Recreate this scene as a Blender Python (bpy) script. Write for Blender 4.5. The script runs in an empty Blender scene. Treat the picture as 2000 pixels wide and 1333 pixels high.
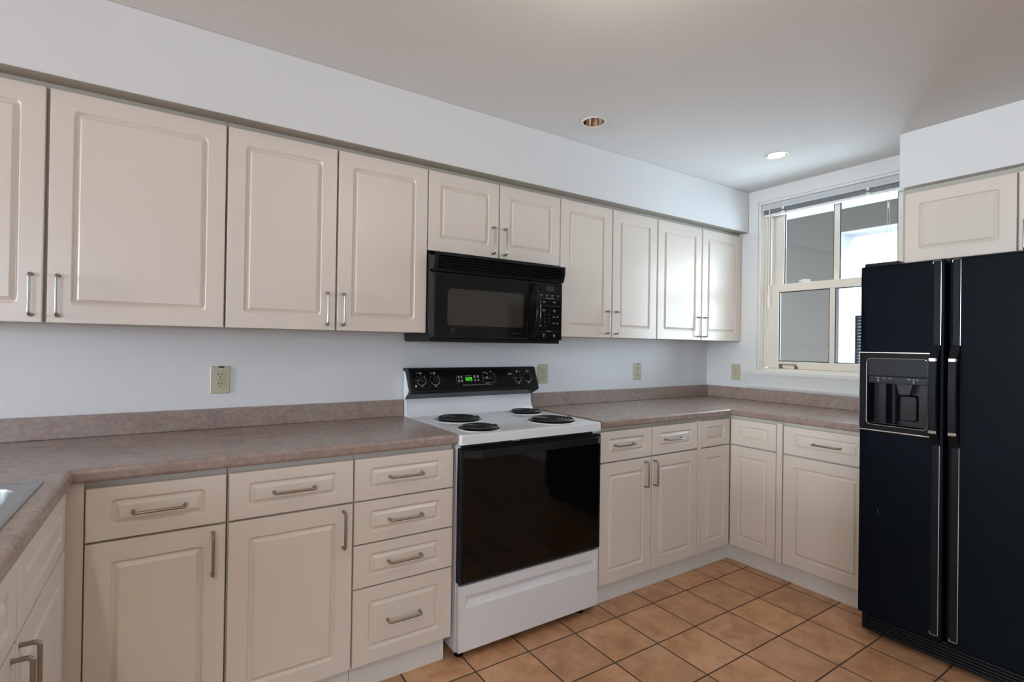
import bpy, bmesh, math, random
from mathutils import Vector, Matrix
random.seed(4)
S = bpy.context.scene
COL = S.collection
PI = math.pi

# ------------------------------------------------------------------ camera
cam = bpy.data.cameras.new('camera')
cam_o = bpy.data.objects.new('camera', cam)
COL.objects.link(cam_o)
ya, pi_, ro = .5813, .0051, .0148
fw = Vector((math.sin(ya)*math.cos(pi_), math.cos(ya)*math.cos(pi_), math.sin(pi_)))
rt = Vector((math.cos(ya), -math.sin(ya), 0))
up = rt.cross(fw)
r2 = rt*math.cos(ro) + up*math.sin(ro)
u2 = -rt*math.sin(ro) + up*math.cos(ro)
M = Matrix((r2, u2, -fw)).transposed().to_4x4()
M.translation = Vector((-3.3982, -2.45, 1.2789))
cam_o.matrix_world = M
cam.sensor_fit = 'HORIZONTAL'
cam.sensor_width = 36.0
cam.lens = 36.0*999.76/2000.0
cam.shift_x = (1000.0-999.48)/2000.0
cam.shift_y = (668.41-666.5)/2000.0
cam.clip_start = 0.02
S.camera = cam_o

# ------------------------------------------------------------------ world, light, exposure
W = bpy.data.worlds.new('overcast_sky')
S.world = W
W.use_nodes = True
W.node_tree.nodes['Background'].inputs[0].default_value = (.62, .79, 1.0, 1)
W.node_tree.nodes['Background'].inputs[1].default_value = 7.5
S.view_settings.view_transform = 'Standard'
S.view_settings.look = 'None'
S.view_settings.exposure = 0.2
S.view_settings.gamma = 1.0
S.view_settings.use_curve_mapping = False

def area(name, loc, direction, sx, sy, power, color):
    l = bpy.data.lights.new(name, 'AREA')
    l.shape = 'RECTANGLE'; l.size = sx; l.size_y = sy
    l.energy = power; l.color = color
    o = bpy.data.objects.new(name, l)
    COL.objects.link(o)
    o.location = loc
    o.rotation_euler = Vector(direction).to_track_quat('-Z', 'Y').to_euler()
    return o
# daylight through the far window, plus an area fill added in the porch opening
area('daylight_far_window', (-11.58, -1.90, 1.62), (1, 0, 0), 1.2, 3.0, 610, (.80, .93, 1.0))
area('daylight_fill_porch', (1.27, -1.40, 1.25), (-1, 0, .10), 1.9, 1.9, 100, (.68, .86, 1.0))
# ceiling lamp without a fixture, above the top of the frame
pl = bpy.data.lights.new('ceiling_lamp', 'POINT'); pl.energy = 3.6; pl.color = (1.0, .95, .80); pl.shadow_soft_size = .20
po = bpy.data.objects.new('ceiling_lamp', pl); COL.objects.link(po); po.location = (-2.45, -1.55, 2.10)
for x_, y_, p_, c_ in ((-3.9, -2.6, 46, (1.0, .97, .78)), (-1.75, -1.9, 12, (.85, 1.0, 1.0))):  # added unseen spots giving extra top-down fill
    cl_ = bpy.data.lights.new('fill_spot', 'SPOT'); cl_.energy = p_; cl_.color = c_
    cl_.spot_size = math.radians(125); cl_.spot_blend = .6; cl_.shadow_soft_size = .05
    co_ = bpy.data.objects.new('fill_spot', cl_); COL.objects.link(co_); co_.location = (x_, y_, 2.36)
# sun outside, low enough to strike the porch reveals but not the kitchen
sl_ = bpy.data.lights.new('sun', 'SUN'); sl_.energy = 15; sl_.angle = .009; sl_.color = (1.0, .96, .90)
sun = bpy.data.objects.new('sun', sl_); COL.objects.link(sun); sun.location = (6, -4, 6)
sun.rotation_euler = Vector((-1, .62, -.78)).to_track_quat('-Z', 'Y').to_euler()

# ------------------------------------------------------------------ materials
def mat(name, col, rough=.5, metal=0.0, noise=0.0, nscale=6.0, bump=0.0, bscale=200.0, coat=0.0, spec=.5, emit=None, estr=0.0, aniso=None):
    m = bpy.data.materials.new(name)
    m.use_nodes = True
    nt = m.node_tree
    b = nt.nodes['Principled BSDF']
    b.inputs['Roughness'].default_value = rough
    b.inputs['Metallic'].default_value = metal
    b.inputs['Coat Weight'].default_value = coat
    b.inputs['Specular IOR Level'].default_value = spec
    tc = nt.nodes.new('ShaderNodeTexCoord')
    nz = nt.nodes.new('ShaderNodeTexNoise')
    nz.inputs['Scale'].default_value = nscale
    nz.inputs['Detail'].default_value = 4
    nt.links.new(tc.outputs['Object'], nz.inputs['Vector'])
    mx = nt.nodes.new('ShaderNodeMix'); mx.data_type = 'RGBA'
    a = [max(0, c*(1-noise)) for c in col]; z = [min(1, c*(1+noise)) for c in col]
    mx.inputs[6].default_value = (*a, 1); mx.inputs[7].default_value = (*z, 1)
    nt.links.new(nz.outputs['Fac'], mx.inputs[0])
    nt.links.new(mx.outputs[2], b.inputs['Base Color'])
    if bump > 0:
        n2 = nt.nodes.new('ShaderNodeTexNoise'); n2.inputs['Scale'].default_value = bscale; n2.inputs['Detail'].default_value = 3
        nt.links.new(tc.outputs['Object'], n2.inputs['Vector'])
        bp = nt.nodes.new('ShaderNodeBump'); bp.inputs['Strength'].default_value = bump; bp.inputs['Distance'].default_value = .002
        nt.links.new(n2.outputs['Fac'], bp.inputs['Height'])
        nt.links.new(bp.outputs['Normal'], b.inputs['Normal'])
    if emit:
        b.inputs['Emission Color'].default_value = (*emit, 1)
        b.inputs['Emission Strength'].default_value = estr
    return m

m_wall = mat('wall_paint', (.80, .80, .80), .42, noise=.015, nscale=3, bump=.05, bscale=300)
m_ceil = mat('ceiling_paint', (.80, .795, .785), .8, noise=.015, nscale=2)
m_trim = mat('trim_paint', (.80, .79, .77), .32, noise=.01)
m_cab = mat('cabinet_foil', (.81, .72, .635), .27, noise=.012, nscale=3)
m_carc = mat('carcass_laminate', (.64, .605, .54), .45, noise=.02)
m_steel = mat('brushed_nickel', (.34, .315, .285), .30, 1.0, noise=.05, nscale=40)
m_sink = mat('stainless_steel', (.42, .43, .43), .30, 1.0, noise=.06, nscale=30)
m_chrome = mat('chrome', (.80, .78, .75), .12, 1.0)
m_stove = mat('white_enamel', (.80, .80, .82), .16, noise=.01)
m_black = mat('black_gloss', (.0075, .0072, .007), .09, noise=.05, spec=.17)
m_blackp = mat('black_plastic', (.009, .009, .010), .30, noise=.06, spec=.25)
m_oven = mat('oven_glass', (.003, .0025, .002), .04, spec=.26)
m_fridge = mat('fridge_black_texture', (.0040, .0060, .0100), .38, spec=.05, noise=.1, nscale=80, bump=.25, bscale=320)
m_fridgep = mat('fridge_black_smooth', (.0085, .0095, .012), .36, spec=.14, noise=.04)
m_recess = mat('dispenser_dark', (.010, .011, .014), .22, noise=.05)
m_coil = mat('burner_coil_iron', (.018, .017, .017), .45, noise=.2, nscale=60)
m_drip = mat('drip_bowl_black', (.012, .012, .012), .18, noise=.1)
m_dripw = mat('drip_ring_white', (.75, .75, .77), .2)
m_print = mat('printed_grey', (.36, .36, .36), .6)
m_printd = mat('printed_dim', (.045, .045, .045), .6)
m_green = mat('clock_digits', (.02, .1, .01), .5, emit=(.10, 1.0, .02), estr=1.1)
m_lcd = mat('display_brown', (.045, .026, .018), .25)
m_mwwin = mat('microwave_window', (.042, .037, .028), .08, noise=.05, nscale=20, spec=.32)
m_outlet = mat('almond_plastic', (.56, .51, .38), .35, noise=.02)
m_dark = mat('dark_slot', (.012, .010, .009), .6)
m_gap = mat('dark_gap', (.05, .045, .04), .8)
m_gold = mat('lamp_reflector', (.66, .54, .46), .16, 1.0)
m_bulb = mat('lit_bulb', (1, .95, .85), .4, emit=(1.0, .86, .60), estr=5.0)
m_bulboff = mat('bulb_off', (.75, .72, .68), .3)
m_blind = mat('blind_slat', (.60, .62, .63), .4)
m_cord = mat('blind_cord', (.85, .85, .84), .6)
m_clear = mat('clear_plastic', (.80, .80, .78), .2)
m_brass = mat('tarnished_brass', (.30, .26, .22), .35, .8, noise=.3, nscale=60)
m_sash = mat('sash_paint', (.80, .74, .65), .35, noise=.015)  # warm lamplight put into the sash colour
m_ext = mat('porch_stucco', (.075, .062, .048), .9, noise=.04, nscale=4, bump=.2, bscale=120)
m_extw = mat('white_stucco', (.82, .82, .82), .9, noise=.02)
m_ground = mat('paving_grey', (.30, .30, .31), .9, noise=.05)
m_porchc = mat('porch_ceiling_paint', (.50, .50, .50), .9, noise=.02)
m_pane_shade = mat('pane_edge_shade', (.045, .05, .065), .6)
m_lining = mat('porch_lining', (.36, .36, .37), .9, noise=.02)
m_toe = mat('toe_board_paint', (.78, .76, .72), .5, noise=.02)
m_carc_shaded = mat('carcass_laminate_shaded', (.50, .47, .41), .45, noise=.02)  # carcass laminate darkened for the shade below the soffit
m_soffit_shade = mat('soffit_underside_shade', (.40, .38, .325), .6, noise=.03)
m_shutter = mat('shutter_dark', (.006, .006, .008), .6, spec=.2)
m_scuff = mat('scuff_grey', (.5, .5, .5), .5)

def glass_mat():
    m = bpy.data.materials.new('window_glass'); m.use_nodes = True
    nt = m.node_tree
    for n in list(nt.nodes): nt.nodes.remove(n)
    out = nt.nodes.new('ShaderNodeOutputMaterial')
    tr = nt.nodes.new('ShaderNodeBsdfTransparent'); tr.inputs[0].default_value = (.97, .98, .975, 1)
    gl = nt.nodes.new('ShaderNodeBsdfGlossy'); gl.inputs['Roughness'].default_value = .015
    fr = nt.nodes.new('ShaderNodeFresnel'); fr.inputs[0].default_value = 1.5
    mx = nt.nodes.new('ShaderNodeMixShader')
    ge = nt.nodes.new('ShaderNodeNewGeometry'); mu = nt.nodes.new('ShaderNodeMath'); mu.operation = 'MULTIPLY'
    iv = nt.nodes.new('ShaderNodeMath'); iv.operation = 'SUBTRACT'; iv.inputs[0].default_value = 1.0
    nt.links.new(ge.outputs['Backfacing'], iv.inputs[1]); nt.links.new(iv.outputs[0], mu.inputs[0]); nt.links.new(fr.outputs[0], mu.inputs[1])
    nt.links.new(mu.outputs[0], mx.inputs[0]); nt.links.new(tr.outputs[0], mx.inputs[1]); nt.links.new(gl.outputs[0], mx.inputs[2])
    nt.links.new(mx.outputs[0], out.inputs[0])
    return m
m_glass = glass_mat()

def counter_mat():
    m = bpy.data.materials.new('mauve_laminate'); m.use_nodes = True
    nt = m.node_tree; b = nt.nodes['Principled BSDF']; L = nt.links.new
    g = nt.nodes.new('ShaderNodeNewGeometry')
    mp = nt.nodes.new('ShaderNodeMapping'); mp.inputs['Scale'].default_value = (1, 1, 1.2)
    L(g.outputs['Position'], mp.inputs['Vector'])
    n1 = nt.nodes.new('ShaderNodeTexNoise'); n1.inputs['Scale'].default_value = 7; n1.inputs['Detail'].default_value = 7; n1.inputs['Roughness'].default_value = .65; n1.inputs['Distortion'].default_value = .5
    n2 = nt.nodes.new('ShaderNodeTexNoise'); n2.inputs['Scale'].default_value = 46; n2.inputs['Detail'].default_value = 5; n2.inputs['Roughness'].default_value = .7; n2.inputs['Distortion'].default_value = .3
    for n in (n1, n2): L(mp.outputs[0], n.inputs['Vector'])
    r = nt.nodes.new('ShaderNodeValToRGB')
    e = r.color_ramp.elements
    e[0].position = .28; e[0].color = (.245, .187, .172, 1)
    e[1].position = .72; e[1].color = (.355, .278, .242, 1)
    for p, c in ((.42, (.272, .212, .192)), (.50, (.310, .236, .202)), (.58, (.285, .234, .214))):
        k = e.new(p); k.color = (*c, 1)
    L(n1.outputs['Fac'], r.inputs[0])
    r2_ = nt.nodes.new('ShaderNodeValToRGB'); f = r2_.color_ramp.elements
    f[0].position = .35; f[0].color = (.95, .92, .92, 1); f[1].position = .68; f[1].color = (1.6, 1.48, 1.40, 1)
    L(n2.outputs['Fac'], r2_.inputs[0])
    mx = nt.nodes.new('ShaderNodeMix'); mx.data_type = 'RGBA'; mx.blend_type = 'MULTIPLY'; mx.inputs[0].default_value = .75
    L(r.outputs[0], mx.inputs[6]); L(r2_.outputs[0], mx.inputs[7])
    L(mx.outputs[2], b.inputs['Base Color'])
    b.inputs['Roughness'].default_value = .27
    return m
m_counter = counter_mat()

def tile_mat():
    m = bpy.data.materials.new('terracotta_tile'); m.use_nodes = True
    nt = m.node_tree; b = nt.nodes['Principled BSDF']; L = nt.links.new
    N = nt.nodes.new
    def math_(op, a, bb=None):
        n = N('ShaderNodeMath'); n.operation = op
        if isinstance(a, (int, float)): n.inputs[0].default_value = a
        else: L(a, n.inputs[0])
        if bb is not None:
            if isinstance(bb, (int, float)): n.inputs[1].default_value = bb
            else: L(bb, n.inputs[1])
        return n.outputs[0]
    g = N('ShaderNodeNewGeometry'); sp = N('ShaderNodeSeparateXYZ'); L(g.outputs['Position'], sp.inputs[0])
    U = math_('DIVIDE', math_('ADD', sp.outputs[0], 1.137+.2525*60), .2525)
    V = math_('DIVIDE', math_('ADD', sp.outputs[1], .957+.2476*60), .2476)
    def edge(q):
        fr = math_('FRACT', q)
        return math_('MINIMUM', fr, math_('SUBTRACT', 1.0, fr))
    dist = math_('MULTIPLY', math_('MINIMUM', edge(U), edge(V)), .25)
    mr = N('ShaderNodeMapRange'); mr.interpolation_type = 'SMOOTHSTEP'
    mr.inputs['From Min'].default_value = .0018; mr.inputs['From Max'].default_value = .0042
    L(dist, mr.inputs['Value'])
    cb = N('ShaderNodeCombineXYZ'); L(math_('FLOOR', U), cb.inputs[0]); L(math_('FLOOR', V), cb.inputs[1])
    wn = N('ShaderNodeTexWhiteNoise'); L(cb.outputs[0], wn.inputs['Vector'])
    off = N('ShaderNodeVectorMath'); off.operation = 'MULTIPLY_ADD'; L(wn.outputs['Color'], off.inputs[0]); off.inputs[1].default_value = (40, 40, 40); L(g.outputs['Position'], off.inputs[2])
    nz = N('ShaderNodeTexNoise'); nz.inputs['Scale'].default_value = 9; nz.inputs['Detail'].default_value = 6; nz.inputs['Roughness'].default_value = .62; nz.inputs['Distortion'].default_value = .6
    L(off.outputs[0], nz.inputs['Vector'])
    r = N('ShaderNodeValToRGB'); e = r.color_ramp.elements
    e[0].position = .28; e[0].color = (.43, .205, .100, 1); e[1].position = .74; e[1].color = (.70, .41, .24, 1)
    k = e.new(.5); k.color = (.58, .305, .160, 1)
    L(nz.outputs['Fac'], r.inputs[0])
    hs = N('ShaderNodeHueSaturation'); L(r.outputs[0], hs.inputs['Color'])
    L(math_('ADD', math_('MULTIPLY', wn.outputs['Value'], .22), .89), hs.inputs['Value'])
    mx = N('ShaderNodeMix'); mx.data_type = 'RGBA'; mx.inputs[6].default_value = (.050, .036, .028, 1)
    L(mr.outputs[0], mx.inputs[0]); L(hs.outputs[0], mx.inputs[7]); L(mx.outputs[2], b.inputs['Base Color'])
    rr = N('ShaderNodeMapRange'); L(mr.outputs[0], rr.inputs['Value']); rr.inputs['To Min'].default_value = .85; rr.inputs['To Max'].default_value = .36
    L(rr.outputs[0], b.inputs['Roughness'])
    bp = N('ShaderNodeBump'); bp.inputs['Strength'].default_value = .6; bp.inputs['Distance'].default_value = .003
    L(math_('ADD', mr.outputs[0], math_('MULTIPLY', nz.outputs['Fac'], .25)), bp.inputs['Height']); L(bp.outputs[0], b.inputs['Normal'])
    return m
m_tile = tile_mat()

# ------------------------------------------------------------------ helpers
def link(name, bm, m, parent=None, loc=None, smooth=35, recalc=True):
    if recalc: bmesh.ops.recalc_face_normals(bm, faces=bm.faces[:])
    me = bpy.data.meshes.new(name)
    bm.to_mesh(me); bm.free()
    if smooth:
        for p in me.polygons: p.use_smooth = len(p.vertices) < 8 or p.area < .0004
        me.set_sharp_from_angle(angle=math.radians(smooth))
    ms = m if isinstance(m, (list, tuple)) else [m]
    for q in ms: me.materials.append(q)
    o = bpy.data.objects.new(name, me)
    COL.objects.link(o)
    if smooth:
        wn = o.modifiers.new('weighted_normal', 'WEIGHTED_NORMAL'); wn.keep_sharp = True; wn.weight = 80
    if parent: o.parent = parent
    if loc is not None: o.location = loc
    return o
def tag(o, label=None, cat=None, group=None, kind=None):
    if label: o['label'] = label
    if cat: o['category'] = cat
    if group: o['group'] = group
    if kind: o['kind'] = kind
    return o
def thing(name, loc=(0, 0, 0), rz=0.0, label=None, cat=None, group=None, kind=None):
    o = bpy.data.objects.new(name, None); o.empty_display_size = .05
    COL.objects.link(o); o.location = loc; o.rotation_euler = (0, 0, rz)
    return tag(o, label, cat, group, kind)
def copy_tree(o, parent=None):
    c = o.copy(); COL.objects.link(c)
    if parent: c.parent = parent
    for ch in list(o.children): copy_tree(ch, c)
    return c
def box(bm, x0, x1, y0, y1, z0, z1, bev=0.0, seg=2):
    vs = [bm.verts.new((x, y, z)) for x in (x0, x1) for y in (y0, y1) for z in (z0, z1)]
    F = [(0, 1, 3, 2), (4, 6, 7, 5), (0, 4, 5, 1), (2, 3, 7, 6), (0, 2, 6, 4), (1, 5, 7, 3)]
    fs = [bm.faces.new([vs[i] for i in f]) for f in F]
    if bev > 0:
        es = list({e for f in fs for e in f.edges})
        bmesh.ops.bevel(bm, geom=es, offset=bev, segments=seg, profile=.5, affect='EDGES')
    return fs
def bx(*a, **k):
    bm = bmesh.new(); box(bm, *a, **k); return bm
def fillet(pts, r, n=5):
    pts = [Vector(p) for p in pts]; out = [pts[0]]
    for i in range(1, len(pts)-1):
        a, b, c = pts[i-1], pts[i], pts[i+1]
        d1 = (a-b).normalized(); d2 = (c-b).normalized()
        p0 = b+d1*r; p1 = b+d2*r
        for k in range(n+1):
            t = k/n
            out.append(p0*(1-t)**2 + b*2*t*(1-t) + p1*t*t)
    out.append(pts[-1]); return out
def tube(bm, pts, r, n=10, cap=True, closed=False, sq=None):
    pts = [Vector(p) for p in pts]; rings = []
    N = len(pts); prev = None
    for i, p in enumerate(pts):
        if closed: t = (pts[(i+1) % N]-pts[i-1]).normalized()
        else: t = (pts[min(i+1, N-1)]-pts[max(i-1, 0)]).normalized()
        if prev is None:
            a = Vector((0, 0, 1)) if abs(t.z) < .9 else Vector((1, 0, 0))
            u = t.cross(a).normalized()
        else:
            u = (prev - t*prev.dot(t)).normalized()
        prev = u; v = t.cross(u)
        rr = r[i] if isinstance(r, (list, tuple)) else r
        rings.append([bm.verts.new(p + u*rr*math.cos(2*PI*k/n) + v*rr*math.sin(2*PI*k/n)) for k in range(n)])
    for i in range(N if closed else N-1):
        A, B = rings[i], rings[(i+1) % N]
        for k in range(n): bm.faces.new((A[k], A[(k+1) % n], B[(k+1) % n], B[k]))
    if cap and not closed: bm.faces.new(rings[0]); bm.faces.new(rings[-1])
def lathe(bm, prof, c=(0, 0, 0), n=40, axis='z', close=False):
    rings = []
    for r, h in prof:
        ring = []
        for k in range(n):
            a = 2*PI*k/n; x, y = r*math.cos(a), r*math.sin(a)
            v = (x, y, h) if axis == 'z' else ((x, -h, y) if axis == 'y' else (-h, x, y))
            ring.append(bm.verts.new((c[0]+v[0], c[1]+v[1], c[2]+v[2])))
        rings.append(ring)
    for A, B in zip(rings, rings[1:]):
        for k in range(n): bm.faces.new((A[k], A[(k+1) % n], B[(k+1) % n], B[k]))
    return rings
def prism(bm, poly, a, b, axis='x'):
    """poly: list of 2-D points; axis x -> (y,z), y -> (x,z), z -> (x,y)"""
    def P(p, t):
        return {'x': (t, p[0], p[1]), 'y': (p[0], t, p[1]), 'z': (p[0], p[1], t)}[axis]
    A = [bm.verts.new(P(p, a)) for p in poly]; B = [bm.verts.new(P(p, b)) for p in poly]
    n = len(poly)
    f = [bm.faces.new(A), bm.faces.new(B)]
    for i in range(n): f.append(bm.faces.new((A[i], A[(i+1) % n], B[(i+1) % n], B[i])))
    return f
def rrect(x0, x1, z0, z1, r, k=5):
    r = max(r, 1e-5); out = []
    for cx, cz, a0 in ((x1-r, z1-r, 0), (x0+r, z1-r, 90), (x0+r, z0+r, 180), (x1-r, z0+r, 270)):
        for i in range(k+1):
            a = math.radians(a0+90*i/k); out.append((cx+r*math.cos(a), cz+r*math.sin(a)))
    return out
def loops(bm, specs, k=5, cap_last=True, cap_first=False):
    """specs: list of (x0,x1,z0,z1,r,y)"""
    R = []
    for x0, x1, z0, z1, r, y in specs:
        R.append([bm.verts.new((p[0], y, p[1])) for p in rrect(x0, x1, z0, z1, r, k)])
    n = len(R[0])
    for A, B in zip(R, R[1:]):
        for i in range(n): bm.faces.new((A[i], A[(i+1) % n], B[(i+1) % n], B[i]))
    if cap_last: bm.faces.new(R[-1])
    if cap_first: bm.faces.new(R[0])
def arc_band(bm, c, r0, r1, a0, a1, y, n=20):
    vs = []
    for i in range(n+1):
        a = math.radians(a0+(a1-a0)*i/n)
        vs.append((bm.verts.new((c[0]+r0*math.cos(a), y, c[1]+r0*math.sin(a))), bm.verts.new((c[0]+r1*math.cos(a), y, c[1]+r1*math.sin(a)))))
    for p, q in zip(vs, vs[1:]): bm.faces.new((p[0], p[1], q[1], q[0]))
def quad(bm, x0, x1, z0, z1, y):
    bm.faces.new([bm.verts.new(p) for p in ((x0, y, z0), (x1, y, z0), (x1, y, z1), (x0, y, z1))])
def text_into(bm, s, size, x, z, y, align='CENTER'):
    cu = bpy.data.curves.new('t', 'FONT'); cu.body = s; cu.size = size; cu.align_x = align; cu.align_y = 'CENTER'
    o = bpy.data.objects.new('t', cu); COL.objects.link(o)
    dg = bpy.context.evaluated_depsgraph_get(); dg.update()
    me = bpy.data.meshes.new_from_object(o.evaluated_get(dg))
    me.transform(Matrix.Translation((x, y, z)) @ Matrix.Rotation(PI/2, 4, 'X'))
    bm.from_mesh(me)
    bpy.data.objects.remove(o); bpy.data.curves.remove(cu); bpy.data.meshes.remove(me)

# ------------------------------------------------------------------ setting
ZC, ZS = 2.383, 2.0985            # ceiling, underside of the soffit over the wall cabinets
YS = -.330                        # soffit face
XL, YF = -11.7, -6.5               # far walls of the room, behind and left of the camera
tag(link('floor', bx(XL-.2, 0, YF-.2, .1, -.12, 0), m_tile, smooth=0), kind='structure')
CANS = ((-1.6930, -.5600), (-.5487, -.8360))
bm = bmesh.new()
box(bm, XL-.2, .12, YF-.2, .1, ZC+.12, ZC+.2)
xs = sorted([XL-.2, .12]+[c[0]+d for c in CANS for d in (-.08, .08)]); ys = sorted([YF-.2, .1]+[c[1]+d for c in CANS for d in (-.08, .08)])
for i in range(len(xs)-1):
    for j in range(len(ys)-1):
        mxx, myy = (xs[i]+xs[i+1])/2, (ys[j]+ys[j+1])/2
        hole = next((c for c in CANS if abs(c[0]-mxx) < .01 and xs[i+1]-xs[i] < .17 and abs(c[1]-myy) < .08 ), None)
        P4 = [(xs[i], ys[j]), (xs[i+1], ys[j]), (xs[i+1], ys[j+1]), (xs[i], ys[j+1])]
        if hole is None:
            bm.faces.new([bm.verts.new((p[0], p[1], ZC)) for p in P4])
        else:
            n = 48; inn = []; out_ = []
            for k in range(n):
                a = 2*PI*k/n; c_, s_ = math.cos(a), math.sin(a)
                tx = ((xs[i+1] if c_ > 0 else xs[i])-hole[0])/c_ if abs(c_) > 1e-9 else 1e9
                ty = ((ys[j+1] if s_ > 0 else ys[j])-hole[1])/s_ if abs(s_) > 1e-9 else 1e9
                t = min(tx, ty)
                out_.append(bm.verts.new((hole[0]+t*c_, hole[1]+t*s_, ZC))); inn.append(bm.verts.new((hole[0]+.0515*c_, hole[1]+.0515*s_, ZC)))
            for k in range(n): bm.faces.new((inn[k], inn[(k+1) % n], out_[(k+1) % n], out_[k]))
tag(link('ceiling', bm, m_ceil, smooth=0, recalc=False), kind='structure')
tag(link('wall_back', bx(XL-.2, .12, 0, .12, 0, ZC), m_wall, smooth=0), kind='structure')
WY0, WY1, WZ0, WZ1 = -.425, -1.312, 1.127, 2.262   # kitchen window opening
bm = bmesh.new()
box(bm, 0, .12, WY0, 0, 0, ZC); box(bm, 0, .12, YF-.2, WY1, 0, ZC)
box(bm, 0, .12, WY1, WY0, 0, WZ0); box(bm, 0, .12, WY1, WY0, WZ1, ZC)
tag(link('wall_right', bm, m_wall, smooth=0), kind='structure')
bm = bmesh.new()       # far wall of the open living space with its window
box(bm, XL, XL+.12, -.40, 0, 0, ZC); box(bm, XL, XL+.12, YF, -3.40, 0, ZC)
box(bm, XL, XL+.12, -3.40, -.40, 0, 1.0); box(bm, XL, XL+.12, -3.40, -.40, 2.24, ZC)
tag(link('wall_left', bm, m_wall, smooth=0), kind='structure')
bm = bmesh.new()       # wall behind the camera with a wide window
box(bm, XL, -6.72, YF, YF+.12, 0, ZC); box(bm, -4.48, 0, YF, YF+.12, 0, ZC)
box(bm, -6.72, -4.48, YF, YF+.12, 0, 1.18); box(bm, -6.72, -4.48, YF, YF+.12, 2.22, ZC)
tag(link('wall_front', bm, m_wall, smooth=0), kind='structure')
tag(link('wall_soffit', bx(-4.30, 0, YS, 0, ZS, ZC, bev=.004), m_wall), kind='structure')
tag(link('soffit_shade_strip', bx(-4.30, -.001, YS+.001, -.2586, ZS-.0016, ZS-.0002), m_soffit_shade, smooth=0), kind='structure')  # thin dark strip carrying the shade under the soffit
tag(link('wall_fridge_soffit', bx(-.322, 0, -2.40, -1.3491, 2.1037, ZC, bev=.004), m_wall), kind='structure')

# ------------------------------------------------------------------ kitchen window
win = thing('window_1', (0, -.868, WZ0), 0, 'white double-hung window in the right wall above the counter', 'window', kind='structure')
def wpart(name, bm, m, parent=win, smooth=35):
    for v in bm.verts: v.co -= Vector((0, -.868, WZ0))
    return link(name, bm, m, parent, smooth=smooth)
bm = bmesh.new()
box(bm, -.005, 0, -.399, -.334, 1.127, 2.3016, .001)             # flat outer board on the left
for q, (d, t) in enumerate(((0, .022), (.011, .013), (.020, .019))):   # stepped moulding, left / top / right
    w = (.012, .010, .010)[q]
    ya_, yb_ = -.399-d, -.399-d-w
    box(bm, -t, 0, yb_, ya_, 1.127, 2.3016-d, .002)
    box(bm, -t, 0, -1.336+d, -1.336+d+w, 1.127, 2.3016-d, .002)
    box(bm, -t, 0, -1.336+d+w, yb_, 2.3016-d-w, 2.3016-d, .0015)
wpart('casing', bm, m_trim)
bm = bmesh.new()
box(bm, 0, .13, -.437, -.4245, 1.127, 2.262); box(bm, 0, .13, -1.3125, -1.300, 1.127, 2.262); box(bm, 0, .13, -1.30, -.437, 2.245, 2.262)
box(bm, .022, .036, -.452, -.437, 1.15, 2.245, .002); box(bm, .022, .036, -1.30, -1.285, 1.15, 2.245, .002)   # inner stops
box(bm, .074, .082, -.449, -.437, 1.15, 2.245, .001); box(bm, .074, .082, -1.30, -1.288, 1.15, 2.245, .001)
wpart('jamb', bm, m_sash)
bm = bmesh.new()
prism(bm, [(-.042, 1.1005), (-.042, 1.122), (-.038, 1.1265), (0, 1.1275), (0, 1.1005)], -.311, -1.345, 'y')
wpart('window_stool', bm, m_trim)
bm = bmesh.new(); box(bm, .0, .13, -1.30, -.437, 1.117, 1.143, .002); wpart('window_sill', bm, m_sash)
bm = bmesh.new()
box(bm, -.016, 0, -1.336, -.340, 1.018, 1.1005, .002); box(bm, -.022, 0, -1.336, -.340, 1.010, 1.020, .002)
wpart('apron', bm, m_trim)
def sash(name, x0, x1, y0, y1, z0, z1, st, rb, rtop, ymid, mull):
    bm = bmesh.new(); b = .003
    box(bm, x0, x1, y0, y0+st, z0, z1, b); box(bm, x0, x1, y1-st, y1, z0, z1, b)
    box(bm, x0, x1, y0+st-.002, y1-st+.002, z0, z0+rb, b); box(bm, x0, x1, y0+st-.002, y1-st+.002, z1-rtop, z1, b)
    box(bm, x0+.003, x1-.003, ymid-mull/2, ymid+mull/2, z0+rb-.002, z1-rtop+.002, b)
    o = wpart(name, bm, m_sash)
    xm = (x0+x1)/2
    for a, c in ((ymid+mull/2, y1-st), (y0+st, ymid-mull/2)):
        bm = bmesh.new(); box(bm, xm-.002, xm+.002, a+.001, c-.001, z0+rb+.001, z1-rtop-.001)
        wpart('pane', bm, m_glass, o, 0)
        bm = bmesh.new(); g = .0060; zz0, zz1 = z0+rb+.0004, z1-rtop-.0004  # dark frames standing in for the outer sash edges in shade
        for q in ((a, a+g, zz0, zz1), (c-g, c, zz0, zz1), (a+g, c-g, zz0, zz0+g), (a+g, c-g, zz1-g, zz1)):
            box(bm, xm-.006, xm-.0022, q[0], q[1], q[2], q[3])
        wpart('pane_shade_frame', bm, m_pane_shade, o, 0)
    return o
ls = sash('lower_sash', .040, .073, -1.284, -.4535, 1.1435, 1.7168, .074, .048, .052, -.868, .030)
us = sash('upper_sash', .083, .116, -1.288, -.450, 1.668, 2.2445, .088, .044, .022, -.871, .032)
bm = bmesh.new()
lathe(bm, [(.001, .014), (.016, .014), (.018, .008), (.018, 0)], (.058, -.688, 1.7165), 20)
tube(bm, [(.05, -.66, 1.728), (.05, -.688, 1.733), (.052, -.725, 1.728)], .005, 8)
box(bm, .045, .072, -.725, -.655, 1.7165, 1.7205, .001)
wpart('sash_lock', bm, m_clear, ls)
bm = bmesh.new()
for yy in (-.5510, -.6530):
    tube(bm, [(.0395, yy, 1.152), (.026, yy, 1.158), (.020, yy, 1.172)], [.008, .006, .005], 8)
    lathe(bm, [(.001, .004), (.012, .004), (.012, 0)], (.0395, yy, 1.152), 14, 'x')
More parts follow.
